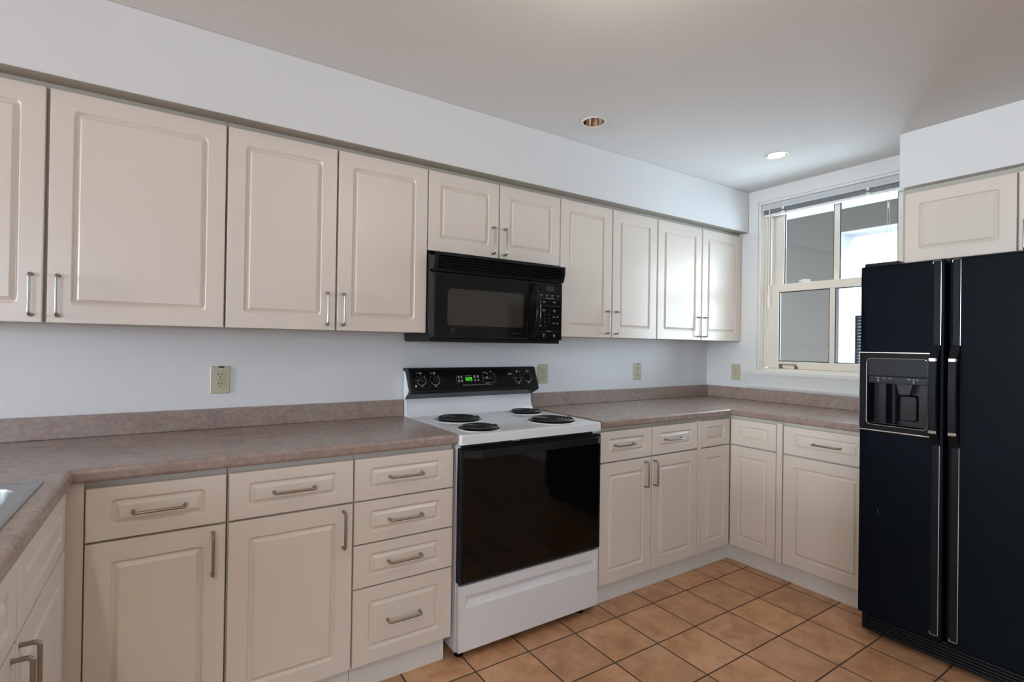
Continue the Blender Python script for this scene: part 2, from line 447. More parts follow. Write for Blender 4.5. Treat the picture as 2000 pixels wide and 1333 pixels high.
tube(bm, [(.020, -.549, 1.172), (.020, -.655, 1.172)], .0042, 8)
tag(wpart('sash_lift', bm, m_brass, ls), 'tarnished lift handle')

# mini blind drawn right up under the head of the window
bl = thing('mini_blind', (.02, -.868, 2.24), 0, 'pale grey mini blind drawn up tight at the top of the window', 'blind')
def bpart(name, bm, m, smooth=35):
    for v in bm.verts: v.co -= Vector((.02, -.868, 2.24))
    return link(name, bm, m, bl, smooth=smooth)
bm = bmesh.new(); box(bm, -.006, .000, -1.296, -.4265, 2.230, 2.268, .002); box(bm, -.0085, -.005, -1.296, -.4265, 2.2460, 2.2485, .001); bpart('valance', bm, m_blind)
bm = bmesh.new(); box(bm, .003, .034, -1.292, -.440, 2.2345, 2.2445, .002); bpart('headrail', bm, m_blind)
bm = bmesh.new()
for i in range(9):
    z = 2.2315-.0033*i
    box(bm, .004, .032, -1.290, -.4395, z, z+.0016)
bpart('slats', bm, mat('blind_slat_grey', (.36, .38, .40), .4), 0)
bm = bmesh.new(); box(bm, .003, .033, -1.290, -.4395, 2.1870, 2.2030, .004); tag(bpart('bottom_rail', bm, m_cord), 'white bottom rail')
for yy in (-.575, -1.08):
    bm = bmesh.new()
    box(bm, -.0085, -.002, yy-.008, yy+.008, 2.216, 2.236, .002); box(bm, -.010, .001, yy-.013, yy+.013, 2.188, 2.206, .003)
    bpart('clip', bm, m_clear)
bm = bmesh.new(); tube(bm, [(-.012, -.487, 2.236), (-.012, -.4865, 1.90), (-.012, -.484, 1.62)], .0035, 8); tube(bm, [(-.012, -.484, 1.62), (-.012, -.484, 1.56)], .0048, 8); bpart('tilt_wand', bm, m_clear)
bm = bmesh.new()
for d in (-.006, .006): tube(bm, [(-.010, -1.187+d, 2.21), (-.010, -1.187+d*.8, 2.07), (-.010, -1.187+d*1.6, 1.90)], .0011, 6)
tube(bm, [(-.010, -1.187, 2.125), (-.010, -1.187, 2.09)], .0035, 8)
bpart('pull_cord', bm, m_cord)

# ------------------------------------------------------------------ outside the window: a covered porch and the neighbour's wall
bm = bmesh.new()
OY0, OZ = -.352, 2.262
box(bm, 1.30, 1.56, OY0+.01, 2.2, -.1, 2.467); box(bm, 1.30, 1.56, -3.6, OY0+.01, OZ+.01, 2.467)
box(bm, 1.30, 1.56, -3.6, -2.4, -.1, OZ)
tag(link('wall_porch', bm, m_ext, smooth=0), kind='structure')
bm = bmesh.new()       # white painted lining of the porch opening
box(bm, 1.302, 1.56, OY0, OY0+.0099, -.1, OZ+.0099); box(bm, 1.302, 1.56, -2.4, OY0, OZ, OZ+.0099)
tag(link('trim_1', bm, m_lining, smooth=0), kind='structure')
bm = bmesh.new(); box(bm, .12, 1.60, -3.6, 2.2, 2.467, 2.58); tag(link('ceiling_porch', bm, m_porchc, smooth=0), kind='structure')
bm = bmesh.new(); box(bm, .12, 6, -6, 4, -.25, -.1); tag(link('ground_outside', bm, m_ground, smooth=0), kind='structure')
bm = bmesh.new(); box(bm, 4.4, 4.6, -6, 6, -.1, 2.4); tag(link('wall_neighbour', bm, m_extw, smooth=0), kind='structure')
sh = thing('window_shutter', (4.40, .5465, 1.398), 0, 'dark slatted shutter on the bright white wall outside, half hidden by the fridge', 'shutter')
bm = bmesh.new()
for a in (-.28, .262): box(bm, -.03, 0, a, a+.018, -.348, .348, .003)
box(bm, -.03, 0, -.28, .28, -.348, -.325, .003); box(bm, -.03, 0, -.28, .28, .325, .348, .003)
link('frame', bm, m_shutter, sh)
bm = bmesh.new()
for i in range(15):
    z = -.3200+i*.0432
    box(bm, -.024, -.004, -.264, .264, z, z+.0300)
link('slats', bm, m_shutter, sh, smooth=0)
# ------------------------------------------------------------------ cabinets
def door_bm(w, h, ix=.057, iz=.057):
    """routed panel front, x 0..w, z 0..h, front at y=-.020, back at y=-.0005"""
    bm = bmesh.new(); f = -.0200
    def L_(d, y, r, e=0): return (ix+d, w-ix-d, iz+d, h-iz-d, r, f+y)
    specs = [(0, w, 0, h, .001, -.0005), (0, w, 0, h, .001, f+.0035), (.0012, w-.0012, .0012, h-.0012, .0015, f+.001), (.0035, w-.0035, .0035, h-.0035, .002, f),
             L_(0, 0, .013), L_(.0018, .0012, .012), L_(.0040, .0056, .010), L_(.0070, .0088, .008), L_(.0095, .0090, .005), L_(.0205, .0018, .0010), L_(.0212, .0005, .0007), L_(.0225, .0002, .0006)]
    if min(w-2*ix, h-2*iz) < .050:
        specs = specs[:4]+[L_(0, 0, .010), L_(.0018, .0012, .009), L_(.0038, .0052, .007), L_(.0062, .0076, .005), L_(.0082, .0078, .003), L_(.0158, .0018, .001), L_(.0164, .0005, .0007)]
    loops(bm, specs, 5, True, True)
    return bm
def pull_bm(c=.128, s=.030, r=.0046):
    """bar pull standing off -y, centred, along z"""
    bm = bmesh.new()
    p = fillet([(0, 0, -c/2), (0, -s, -c/2), (0, -s, c/2), (0, 0, c/2)], .011, 6)
    tube(bm, p, r, 12)
    for q in (-c/2, c/2): lathe(bm, [(r+.0014, .0003), (r+.0014, .0012), (r, .0022)], (0, 0, q), 12, 'y')
    return bm
_pm = {}
def pull(parent, x, z, vertical=True, y=-.0205):
    if not _pm:
        o = link('handle', pull_bm(), m_steel, parent); _pm['me'] = o.data
    else:
        o = bpy.data.objects.new('handle', _pm['me']); COL.objects.link(o); o.parent = parent
    o.location = (x, y, z)
    if not vertical: o.rotation_euler = (0, PI/2, 0)
    return o
def front(parent, kind, x0, x1, z0, z1, handle=None, ix=.057, iz=.057, m=None):
    o = link(kind, door_bm(x1-x0, z1-z0, ix, iz), m or m_cab, parent, (x0, 0, z0))
    if handle: pull(o, handle[0]-x0, handle[1]-z0, handle[2])
    return o
ZUB, ZUT = 1.3267, 2.0768
def carcass(parent, w, depth, z0, z1, back=.003):
    link('carcass', bx(.0005, w-.0005, 0, depth-back, z0, z1), m_carc_shaded, parent, smooth=0)
YC = -.2584
def wall_cab(x0, x1, doors, label, zb=ZUB, hz=1.4145, grp='wall cabinets along the back wall'):
    t = thing('wall_cabinet', (x0, YC, 0), 0, label, 'cabinet', grp)
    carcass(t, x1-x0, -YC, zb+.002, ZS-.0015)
    for a, b, h in doors: front(t, 'door', a-x0, b-x0, zb, ZUT, (h-x0, hz, True))
    return t
wall_cab(-4.246, -3.2470, [(-4.242, -3.7521, -3.7795), (-3.7425, -3.2500, -3.7150)], 'widest white wall cabinet, cut by the left edge, its two doors\' handles close together')
wall_cab(-3.2468, -2.4396, [(-3.2438, -2.8470, -2.8820), (-2.8405, -2.4419, -2.8165)], 'tall white two-door wall cabinet left of the microwave')
wall_cab(-2.4394, -1.6664, [(-2.4372, -2.0580, -2.0950), (-2.0520, -1.6694, -2.0265)], 'short white two-door wall cabinet directly above the microwave', 1.7069, 1.7905)
wall_cab(-1.6662, -.8906, [(-1.6633, -1.2812, -1.3220), (-1.2719, -.8965, -1.2490)], 'tall white two-door wall cabinet right of the microwave')
wall_cab(-.8904, -.0010, [(-.8843, -.4550, -.4920), (-.4460, -.0060, -.4270)], 'tall white two-door wall cabinet in the corner, lit warm by the ceiling spot')
# cabinet over the fridge, facing left; local x runs towards -y
fc = thing('wall_cabinet', (-.280, -1.3520, 0), -PI/2, 'white cabinet above the black fridge under its own soffit', 'cabinet')
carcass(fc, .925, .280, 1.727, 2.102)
front(fc, 'door', .0155, .4315, 1.725, 2.0755)
front(fc, 'door', .4370, .9100, 1.725, 2.0755, (.4610, 1.790, True))

ZDT, ZDB, ZDM0, ZDM1 = .8542, .1000, .6966, .7030
YB = -.5785
def base_shell(t, w, depth, toe0=0.0, toe1=None, top=.8735):
    link('carcass', bx(.0008, w-.0008, 0, depth-.004, .0985, top), m_carc, t, smooth=0)
    link('toe_kick', bx(toe0+.0008, (w if toe1 is None else toe1)-.0008, .010, depth-.004, 0.0005, .0980), m_toe, t, smooth=0)
g_base = 'base cabinets under the counters'
def base_cab(x0, x1, label):
    return thing('base_cabinet', (x0, YB, 0), 0, label, 'cabinet', g_base)
b1 = base_cab(-3.6060, -3.2525, 'white base cabinet nearest the inner corner by the sink, one drawer over one door')
base_shell(b1, .3535, -YB); X = -3.6060
link('corner_filler', bx(-.0570, .0005, -.0140, .010, .0985, .8740, bev=.001), m_cab, b1)
front(b1, 'drawer', -3.6023-X, -3.2560-X, ZDM1, ZDT, (-3.4287-X, .777, False), .056, .036)
front(b1, 'door', -3.6023-X, -3.2560-X, ZDB, ZDM0, (-3.2907-X, .6125, True))
b2 = base_cab(-3.2523, -2.8523, 'white base cabinet of one drawer over one door left of the four-drawer stack'); X = -3.2523
base_shell(b2, .4000, -YB)
front(b2, 'drawer', -3.2487-X, -2.8547-X, ZDM1, ZDT, (-3.0530-X, .778, False), .056, .036)
front(b2, 'door', -3.2487-X, -2.8547-X, ZDB, ZDM0, (-2.8885-X, .6115, True))
b3 = base_cab(-2.8521, -2.4510, 'white stack of four drawers beside the left side of the stove'); X = -2.8521
base_shell(b3, .4011, -YB, 0, .3800)
for z0, z1, hz in ((.7015, ZDT, .7785), (.5435, .6972, .6195), (.3832, .5388, .4635), (ZDB, .3786, .2435)):
    front(b3, 'drawer', -2.8498-X, -2.4537-X, z0, z1, (-2.6555-X, hz, False), .056, .036 if z1-z0 < .2 else .050)
b4 = base_cab(-1.6640, -.9060, 'white base cabinet with two small drawers over two doors right of the stove'); X = -1.6640
base_shell(b4, .7580, -YB)
front(b4, 'drawer', -1.6530-X, -1.2870-X, ZDM1, ZDT, (-1.4960-X, .783, False), .056, .036)
front(b4, 'drawer', -1.2815-X, -.9060-X, ZDM1, ZDT, (-1.1200-X, .780, False), .056, .036)
front(b4, 'door', -1.6530-X, -1.2870-X, ZDB, ZDM0, (-1.3385-X, .6125, True))
front(b4, 'door', -1.2815-X, -.9060-X, ZDB, ZDM0, (-1.2695-X, .6115, True))
# corner cabinet: L-shaped box, folded pair of doors meeting in the inner corner
cc = thing('base_cabinet', (0, 0, 0), 0, 'white corner base cabinet whose folded doors meet in the inner corner', 'cabinet', g_base)
bm = bmesh.new()
prism(bm, [(-.9055, YB), (-.577, YB), (-.577, -.9150), (-.004, -.9150), (-.004, -.004), (-.9055, -.004)], .0985, .8735, 'z')
link('carcass', bm, m_carc, cc, smooth=0)
bm = bmesh.new()
prism(bm, [(-.9055, YB+.010), (-.567, YB+.010), (-.567, -.9150), (-.004, -.9150), (-.004, -.004), (-.9055, -.004)], .0005, .098, 'z')
link('toe_kick', bm, m_toe, cc, smooth=0)
link('filler_strip', bx(-.9030, -.8735, YB-.0200, YB-.0005, .092, .8600, bev=.001), m_cab, cc)
link('filler_strip', bx(-.597, -.5775, -.9150, -.8830, .092, .8640, bev=.001), m_cab, cc)
for nm, z0, z1 in (('false_front', ZDM1, ZDT), ('door', ZDB, ZDM0)):
    iz = .036 if z1-z0 < .2 else .057
    o = link(nm, door_bm(.2690, z1-z0, .052, iz), m_cab, cc, (-.8705, YB, z0))
    o = link(nm, door_bm(.2790, z1-z0, .052, iz), m_cab, cc, (-.577, -.6003, z0)); o.rotation_euler = (0, 0, -PI/2)
b7 = thing('base_cabinet', (-.577, -.9155, 0), -PI/2, 'white base cabinet under the window, partly hidden by the fridge', 'cabinet', g_base)
base_shell(b7, .4400, .577)
front(b7, 'drawer', .0045, .4350, ZDM1, ZDT, (.2300, .7795, False), .056, .036)
front(b7, 'door', .0045, .4350, ZDB, ZDM0)
# sink base on the left run, facing right; local x runs towards +y
XF = -3.663
b8 = thing('base_cabinet', (XF, -1.650, 0), PI/2, 'white sink base cabinet on the left run, seen edge-on with two tall handles', 'cabinet', g_base)
bm = bmesh.new()
for a in ((.0008, .018, 0, .583, .0985, .8735), (1.032, 1.0492, 0, .583, .0985, .8735), (.018, 1.032, .565, .583, .0985, .8735), (.018, 1.032, 0, .565, .0985, .1150), (.018, 1.032, 0, .018, .115, .8735)):
    box(bm, *a)
link('carcass', bm, m_carc, b8, smooth=0)
link('toe_kick', bx(.0008, 1.0492, .010, .583, .0005, .0980), m_toe, b8, smooth=0)
for a, b in ((.030, .5340), (.5390, 1.0455)):
    front(b8, 'false_front', a, b, ZDM1, ZDT, None, .056, .036)
    front(b8, 'door', a, b, ZDB, ZDM0, ((.4955 if a < .1 else .5560), .6150, True))

# ------------------------------------------------------------------ counters, backsplashes, sink
CZ, CB = .9142, .8745
def counter(name, xs, ys, skip, fronts, label):
    bm = bmesh.new(); V = {}
    def v(x, y):
        if (x, y) not in V: V[(x, y)] = bm.verts.new((x, y, CZ))
        return V[(x, y)]
    fs = []
    for i in range(len(xs)-1):
        for j in range(len(ys)-1):
            if not skip((xs[i]+xs[i+1])/2, (ys[j]+ys[j+1])/2):
                fs.append(bm.faces.new((v(xs[i], ys[j]), v(xs[i+1], ys[j]), v(xs[i+1], ys[j+1]), v(xs[i], ys[j+1]))))
    ext = bmesh.ops.extrude_face_region(bm, geom=fs)
    for g in ext['geom']:
        if isinstance(g, bmesh.types.BMVert): g.co.z = CB
    bmesh.ops.recalc_face_normals(bm, faces=bm.faces[:])
    es = []
    for e in bm.edges:
        a, b = e.verts
        if abs(a.co.z-b.co.z) < 1e-6 and len(e.link_faces) == 2 and fronts((a.co+b.co)/2) and any(abs(f.normal.z) < .1 for f in e.link_faces) and any(abs(f.normal.z) > .9 for f in e.link_faces):
            es.append(e)
    bmesh.ops.bevel(bm, geom=es, offset=.0125, segments=4, profile=.5, affect='EDGES')
    return link(name, bm, m_counter, None, smooth=40)
c1 = counter('countertop', [-4.275, -4.165, -3.705, -3.6284, -2.4427], [-2.75, -1.50, -.757, -.6151, -.004],
             lambda x, y: (x > -3.6284 and y < -.6151) or (-4.165 < x < -3.705 and -1.50 < y < -.757),
             lambda p: (p.x > -3.62 and abs(p.y+.6151) < .002) or (abs(p.x+3.6284) < .002 and p.y < -.6151), '')
tag(c1, 'mauve laminate L-shaped countertop left of the stove, holding the sink', 'countertop', 'laminate countertops')
def splash(parent, segs, cor=None):
    bm = bmesh.new()
    for a in segs: box(bm, *a, bev=.004)
    link('backsplash', bm, m_counter, parent, smooth=40)
splash(c1, [(-4.275, -2.4427, -.021, -.004, CZ, .9966)])
c2 = counter('countertop', [-1.6600, -.6139, -.004], [-1.3640, -.6151, -.004],
             lambda x, y: x < -.6139 and y < -.6151,
             lambda p: (p.x < -.62 and abs(p.y+.6151) < .002) or (abs(p.x+.6139) < .002 and p.y < -.6151), '')
tag(c2, 'mauve laminate L-shaped countertop in the far corner between stove and fridge', 'countertop', 'laminate countertops')
splash(c2, [(-1.6600, -.004, -.021, -.004, CZ, .9966), (-.021, -.004, -1.3640, -.0215, CZ, .9966)])

sk = thing('sink', (-3.935, -1.13, CZ), 0, 'stainless steel drop-in sink at the left edge, only its corner in view', 'sink')
bm = bmesh.new()
def zl(specs, k=6, caplast=True):
    R = []
    for x0, x1, y0, y1, r, z in specs:
        R.append([bm.verts.new((p[0], p[1], z)) for p in rrect(x0, x1, y0, y1, r, k)])
    n = len(R[0])
    for A, B in zip(R, R[1:]):
        for i in range(n): bm.faces.new((A[i], A[(i+1) % n], B[(i+1) % n], B[i]))
    if caplast: bm.faces.new(R[-1])
HX, HY = .2662, .4300
zl([(-HX, HX, -HY, HY, .03, .0005), (-HX+.001, HX-.001, -HY+.001, HY-.001, .029, .0035), (-HX+.006, HX-.006, -HY+.006, HY-.006, .026, .0045),
    (-HX+.018, HX-.018, -HY+.030, HY-.026, .03, .0040), (-HX+.022, HX-.022, -HY+.034, HY-.030, .03, .0030), (-.2275, .2275, -.368, .368, .065, .0028)], caplast=False)
link('rim', bm, m_sink, sk, smooth=50)
bm = bmesh.new()
zl([(-.2275, .2275, -.368, .368, .065, .0028), (-.2255, .2255, -.3665, .3665, .062, -.004), (-.2220, .2190, -.3600, .3600, .06, -.10), (-.2100, .2070, -.3500, .3500, .06, -.155), (-.18, .18, -.32, .32, .06, -.170)])
lathe(bm, [(.001, -.1690), (.035, -.1690), (.042, -.1695)], (0, 0, 0), 24)
link('basin', bm, mat('basin_steel', (.26, .26, .26), .34, 1.0, noise=.08, nscale=30), sk, smooth=50)

# ------------------------------------------------------------------ outlets
def outlet(loc, rz, label):
    t = thing('wall_outlet', loc, rz, label, 'outlet', 'duplex wall outlets')
    bm = bmesh.new()
    loops(bm, [(-.0360, .0360, -.0572, .0572, .004, -.0005), (-.0360, .0360, -.0572, .0572, .004, -.003), (-.0330, .0330, -.0542, .0542, .003, -.0060)], 3, True, True)
    link('cover_plate', bm, m_outlet, t)
    for z in (.0195, -.0195):
        bm = bmesh.new()
        loops(bm, [(-.0170, .0170, z-.0140, z+.0140, .011, -.0055), (-.0170, .0170, z-.0140, z+.0140, .011, -.0078), (-.0160, .0160, z-.0130, z+.0130, .010, -.0084)], 5)
        r = link('receptacle', bm, m_outlet, t)
        bm = bmesh.new()
        for s in (-.0063, .0063): box(bm, s-.0011, s+.0011, -.0088, -.0070, z+.0005, z+.0085)
        lathe(bm, [(.0001, .0088), (.0025, .0088), (.0025, .0070)], (0, 0, z-.0070), 12, 'y')
        link('slots', bm, m_dark, r, smooth=0)
    bm = bmesh.new(); lathe(bm, [(.0001, .0072), (.0022, .0070), (.0028, .0060)], (0, 0, 0), 12, 'y'); link('screw', bm, m_steel, t)
    return t
o1 = outlet((-3.2400, 0, 1.1145), 0, 'almond wall outlet left of the stove above the long counter')
link('scuff_mark', bx(-.006, .014, -.0066, -.0055, .0495, .0560), m_dark, o1, smooth=0)['label'] = 'dark brown scuff on the plate top'
outlet((-1.5640, 0, 1.1070), 0, 'almond wall outlet just right of the stove control panel')
o3 = outlet((-.7600, 0, 1.1075), 0, 'almond wall outlet on the back wall midway between stove and corner')
link('scuff_mark', bx(-.004, .012, -.0066, -.0055, .0495, .0560), m_dark, o3, smooth=0)
outlet((0, -.2430, 1.1055), -PI/2, 'almond wall outlet on the right wall beside the window sill')

# ------------------------------------------------------------------ ceiling spots
def can(x, y, label, lit):
    t = thing('ceiling_light', (x, y, ZC), 0, label, 'light', 'recessed ceiling lights')
    bm = bmesh.new()
    lathe(bm, [(.0500, .0005), (.0505, -.0030), (.0560, -.0055), (.0620, -.0035), (.0635, -.0003)], (0, 0, 0), 48)
    link('trim_ring', bm, m_trim, t)
    bm = bmesh.new()
    lathe(bm, [(.0500, -.0015), (.0496, .004), (.044, .045), (.034, .075), (.020, .085)], (0, 0, 0), 48)
    if not lit: link('reflector', bm, m_gold, t)
    else: link('reflector', bm, m_gold, t)
    bm = bmesh.new()
    if lit: R = lathe(bm, [(.001, .003), (.026, .006), (.041, .014), (.044, .030), (.022, .070)], (0, 0, 0), 40)
    else: R = lathe(bm, [(.001, .058), (.012, .059), (.020, .066), (.020, .084)], (0, 0, 0), 32)
    link('bulb', bm, m_bulb if lit else m_bulboff, t)
    return t
# openings for the cans in the ceiling slab
for (x, y) in ((-1.6930, -.5600), (-.5487, -.8360)):
    pass
can(-1.6930, -.5600, 'unlit recessed ceiling spot with a copper-coloured reflector above the stove', False)
can(-.5487, -.8360, 'lit recessed ceiling spot near the window', True)
sp = bpy.data.lights.new('spot_bulb', 'SPOT'); sp.energy = 6.5; sp.color = (1.0, .80, .52); sp.spot_size = math.radians(120); sp.spot_blend = .7; sp.shadow_soft_size = .04
so = bpy.data.objects.new('spot_bulb', sp); COL.objects.link(so); so.location = (-.5487, -.8360, ZC-.012)

# ------------------------------------------------------------------ stove
SX0, SX1 = -2.4390, -1.6820; SW = SX1-SX0; SC = (SX0+SX1)/2
st = thing('stove', (SC, -.32, 0), 0, 'white freestanding electric coil stove with black oven door and control panel', 'stove')
def sp_(name, bm, m, parent=st, smooth=35):
    for v in bm.verts: v.co -= Vector((SC, -.32, 0))
    return link(name, bm, m, parent, smooth=smooth)
bm = bmesh.new(); box(bm, SX0+.0005, SX1-.0005, -.600, -.030, .030, .8715, .002); sp_('body', bm, m_stove)
# cooktop with a shallow pressed well, front lip hanging down
bm = bmesh.new()
R = []
x0, x1, y0, y1 = SX0-.0012, SX1+.0012, -.6330, -.0300
def ring(i, z, r, yb=0.0): return [bm.verts.new((p[0], p[1], z)) for p in rrect(x0+i, x1-i, y0+i, y1-i-yb, r, 5)]
R = [ring(0, .8722, .008), ring(0, .9045, .008), ring(.0025, .9105, .008), ring(.007, .9128, .007), ring(.028, .9135, .012, .03), ring(.033, .9115, .012, .03), ring(.040, .9105, .012, .03)]
n = len(R[0])
for A, B in zip(R, R[1:]):
    for i in range(n): bm.faces.new((A[i], A[(i+1) % n], B[(i+1) % n], B[i]))
bm.faces.new(R[-1]); bm.faces.new(R[0])
sp_('cooktop', bm, m_stove)
def burner(cx, cy, big, nm):
    ro_ = .120 if big else .097
    zt = .9105
    bm = bmesh.new()
    lathe(bm, [(ro_, .0003), (ro_-.0008, .0024), (ro_-.003, .0036), (ro_-.0055, .0030)], (cx, cy, zt), 48)
    d = sp_('drip_bowl', bm, m_dripw)
    bm = bmesh.new()
    lathe(bm, [(ro_-.0050, .0033), (ro_-.009, .0040), (ro_-.017, .0015), (ro_-.030, .0008), (.02, .0006), (.001, .0006)], (cx, cy, zt), 48)
    sp_('bowl_pan', bm, m_drip, d)
    bm = bmesh.new(); pts = []
    turns = 5 if big else 4
    r0, r1 = .020, ro_-.018
    N = turns*36
    for i in range(N+1):
        a = 2*PI*i/36; r = r0+(r1-r0)*i/N
        pts.append((cx+r*math.cos(a), cy+r*math.sin(a), zt+.0110))
    tube(bm, pts, .0054, 8)
    sp_('coil_element', bm, m_coil)
    return d
burner(-2.2475, -.2345, True, ''); burner(-2.2870, -.5090, False, ''); burner(-1.8630, -.4770, True, ''); burner(-1.8060, -.1680, False, '')
# backguard and control panel
bm = bmesh.new()
prism(bm, [(-.008, .905), (-.008, 1.140), (-.026, 1.136), (-.078, 1.045), (-.046, 1.003), (-.048, .965), (-.056, .935), (-.075, .9135), (-.075, .905)], SX0+.0010, SX1-.0010, 'x')
sp_('backguard', bm, m_stove, smooth=50)
bm = bmesh.new()
A_ = [(-.008, 1.1535), (-.056, 1.1560), (-.068, 1.1540), (-.0755, 1.1475), (-.1180, 1.0400), (-.1165, 1.0335), (-.1100, 1.0280), (-.0400, .9975)]
B_ = [(-.0420, 1.0050), (-.0840, 1.0365), (-.0860, 1.0450), (-.0400, 1.1300), (-.0270, 1.1390), (-.008, 1.1400)]
prism(bm, A_+B_, SX0-.0035, SX1+.0035, 'x')
cp = sp_('control_panel', bm, m_blackp, smooth=50)
bm = bmesh.new()      # end caps close the panel around the white end plate
sl = (Vector((-.0755, 1.1475))-Vector((-.1180, 1.0400))); sll = sl.length
pf = bpy.data.objects.new('panel_face', None)
def pmat(bm):
    """local panel coords: x along stove, z up the slope from its lower edge, -y out of the face"""
    ey = Vector((0, sl.x, sl.y)).normalized(); ex = Vector((1, 0, 0)); en = ex.cross(ey)   # en points to the room (-y)
    T = Matrix((ex, -en, ey)).transposed().to_4x4()
    T.translation = Vector((0, -.1180, 1.0400))
    bm.transform(T)
bpy.data.objects.remove(pf)
bm.free()
bm = bmesh.new(); loops(bm, [(SX0+.006, SX1-.006, .006, .110, .004, -.0002), (SX0+.007, SX1-.007, .007, .109, .004, -.0014)], 3); pmat(bm)
sp_('panel_glass', bm, m_black, cp)
def knob(x, z, r=.0185):
    bm = bmesh.new()
    lathe(bm, [(r+.003, .0015), (r+.003, .004), (r, .007), (r-.002, .016), (r-.004, .018), (.0005, .018)], (x, 0, z), 28, 'y')
    box(bm, x-.0045, x+.0045, -.0255, -.016, z-r+.002, z+r-.002, .002)
    pmat(bm); sp_('knob', bm, m_blackp, cp)
KN = [(-2.3825, .0600), (-2.3085, .0590), (-1.8100, .0600), (-1.7410, .0610)]
for x, z in KN: knob(x, z)
knob(-1.9790, .0640, .0165)
bm = bmesh.new()
yp = -.0020
for i, (x, z) in enumerate(KN):
    arc_band(bm, (x, z), .0245, .0268, -150+(0), 40, yp, 24)
    for a in (45, 140, 180): arc_band(bm, (x, z), .0260, .0300, a-4, a+4, yp, 2)
    quad(bm, x-.006, x+.006, z-.0345, z-.0305, yp)
    quad(bm, x-.004, x+.004, z+.0315, z+.0420, yp); quad(bm, x-.001, x+.001, z+.0260, z+.0310, yp)
    s = -1 if i < 2 else 1
    quad(bm, *sorted((x+s*.007, x+s*.025)), z+.0355, z+.0380, yp)
for k in range(9): arc_band(bm, (-1.9790, .0640), .0270, .0310, -118+k*21-3.5, -118+k*21+3.5, yp, 2)
quad(bm, -1.9850, -1.9720, .0950, .0995, yp)
quad(bm, -2.0270, -2.0060, .0930, .0960, yp); quad(bm, -2.0080, -1.9960, .0855, .0885, yp); quad(bm, -2.0210, -1.9960, .0330, .0365, yp)
quad(bm, -2.0120, -2.0010, .0570, .0720, yp); quad(bm, -2.0290, -2.0200, .0620, .0665, yp)
quad(bm, -2.1890, -2.1880, .0380, .0860, yp); quad(bm, -2.0325, -2.0316, .0400, .0880, yp)
quad(bm, -2.1370, -2.0980, .0755, .0780, yp)
for cx in (-2.1750, -2.1580): quad(bm, cx-.0045, cx+.0045, .0660, .0780, yp); quad(bm, cx-.0045, cx+.0045, .0440, .0570, yp)
for cx in (-2.0810, -2.0610): quad(bm, cx-.0045, cx+.0045, .0650, .0790, yp); quad(bm, cx-.0045, cx+.0045, .0480, .0560, yp)
quad(bm, -2.1270, -2.1220, .0440, .0465, yp); quad(bm, -2.1060, -2.1010, .0440, .0465, yp)
quad(bm, -2.1570, -2.1180, .0262, .0285, yp); quad(bm, -2.1130, -1.9830, .0262, .0280, yp)
quad(bm, -1.8700, -1.8440, .0810, .0860, yp); quad(bm, -1.8620, -1.8500, .0770, .0800, yp)
pmat(bm); sp_('printed_markings', bm, m_print, cp, 0)
bm = bmesh.new(); lathe(bm, [(.0005, .0022), (.0060, .0022), (.0060, .0010)], (-2.4140, 0, .0300), 20, 'y'); pmat(bm); sp_('lock_button', bm, m_print, cp)
bm = bmesh.new(); arc_band(bm, (-2.2590, .0600), .0065, .0078, 0, 360, yp, 24)
text_into(bm, 'GE', .0085, -2.2590, .0600, yp); pmat(bm); sp_('maker_badge', bm, m_printd, cp, 0)
bm = bmesh.new(); quad(bm, -2.1410, -2.0910, .0480, .0730, yp+.0003); pmat(bm); cd = sp_('clock_display', bm, m_black, cp, 0)
bm = bmesh.new()
SEG = {'6': 'afgedc', '0': 'abcdef', '9': 'abcdfg'}
def digit(ch, x, z, w=.0095, h=.0165, t=.0022):
    q = {'a': (x, x+w, z+h-t, z+h), 'd': (x, x+w, z, z+t), 'g': (x, x+w, z+h/2-t/2, z+h/2+t/2), 'f': (x, x+t, z+h/2, z+h), 'e': (x, x+t, z, z+h/2), 'b': (x+w-t, x+w, z+h/2, z+h), 'c': (x+w-t, x+w, z, z+h/2)}
    for s in SEG[ch]: quad(bm, *q[s], yp)
digit('6', -2.1350, .0515); digit('0', -2.1200, .0515); digit('9', -2.1075, .0515)
for dz in (.0560, .0630): quad(bm, -2.1238, -2.1222, dz, dz+.0017, yp)
pmat(bm); tag(sp_('clock_digits', bm, m_green, cd, 0), 'green digits reading 6:09')
# oven door
bm = bmesh.new()
loops(bm, [(SX0+.001, SX1-.001, .3120, .8560, .004, -.602), (SX0+.001, SX1-.001, .3120, .8560, .004, -.628), (SX0+.004, SX1-.004, .3150, .8530, .005, -.634)], 3, True, True)
od = sp_('oven_door', bm, m_blackp)
bm = bmesh.new()
loops(bm, [(SX0+.014, SX1-.014, .3240, .8200, .006, -.6335), (SX0+.015, SX1-.015, .3250, .8190, .006, -.6358)], 4)
sp_('oven_glass', bm, m_oven, od)
bm = bmesh.new()
P_ = [(SX0+.012, -.634), (SX0+.030, -.652), (SX0+.075, -.672), (SX1-.055, -.672), (SX1-.020, -.652), (SX1-.004, -.634), (SX1-.030, -.634), (SX1-.070, -.655), (SX0+.085, -.655), (SX0+.045, -.634)]
fs = prism(bm, P_, .8210, .8500, 'z')
bmesh.ops.recalc_face_normals(bm, faces=bm.faces[:])
sp_('handle', bm, m_blackp, od, 20)
bm = bmesh.new(); box(bm, SX0+.262, SX0+.300, -.6120, -.6080, .8620, .8665, .001); sp_('door_latch_plate', bm, m_scuff, od)
bm = bmesh.new(); box(bm, SX0+.016, SX1-.034, -.6085, -.598, .8565, .8715); sp_('vent_gap', bm, m_dark)
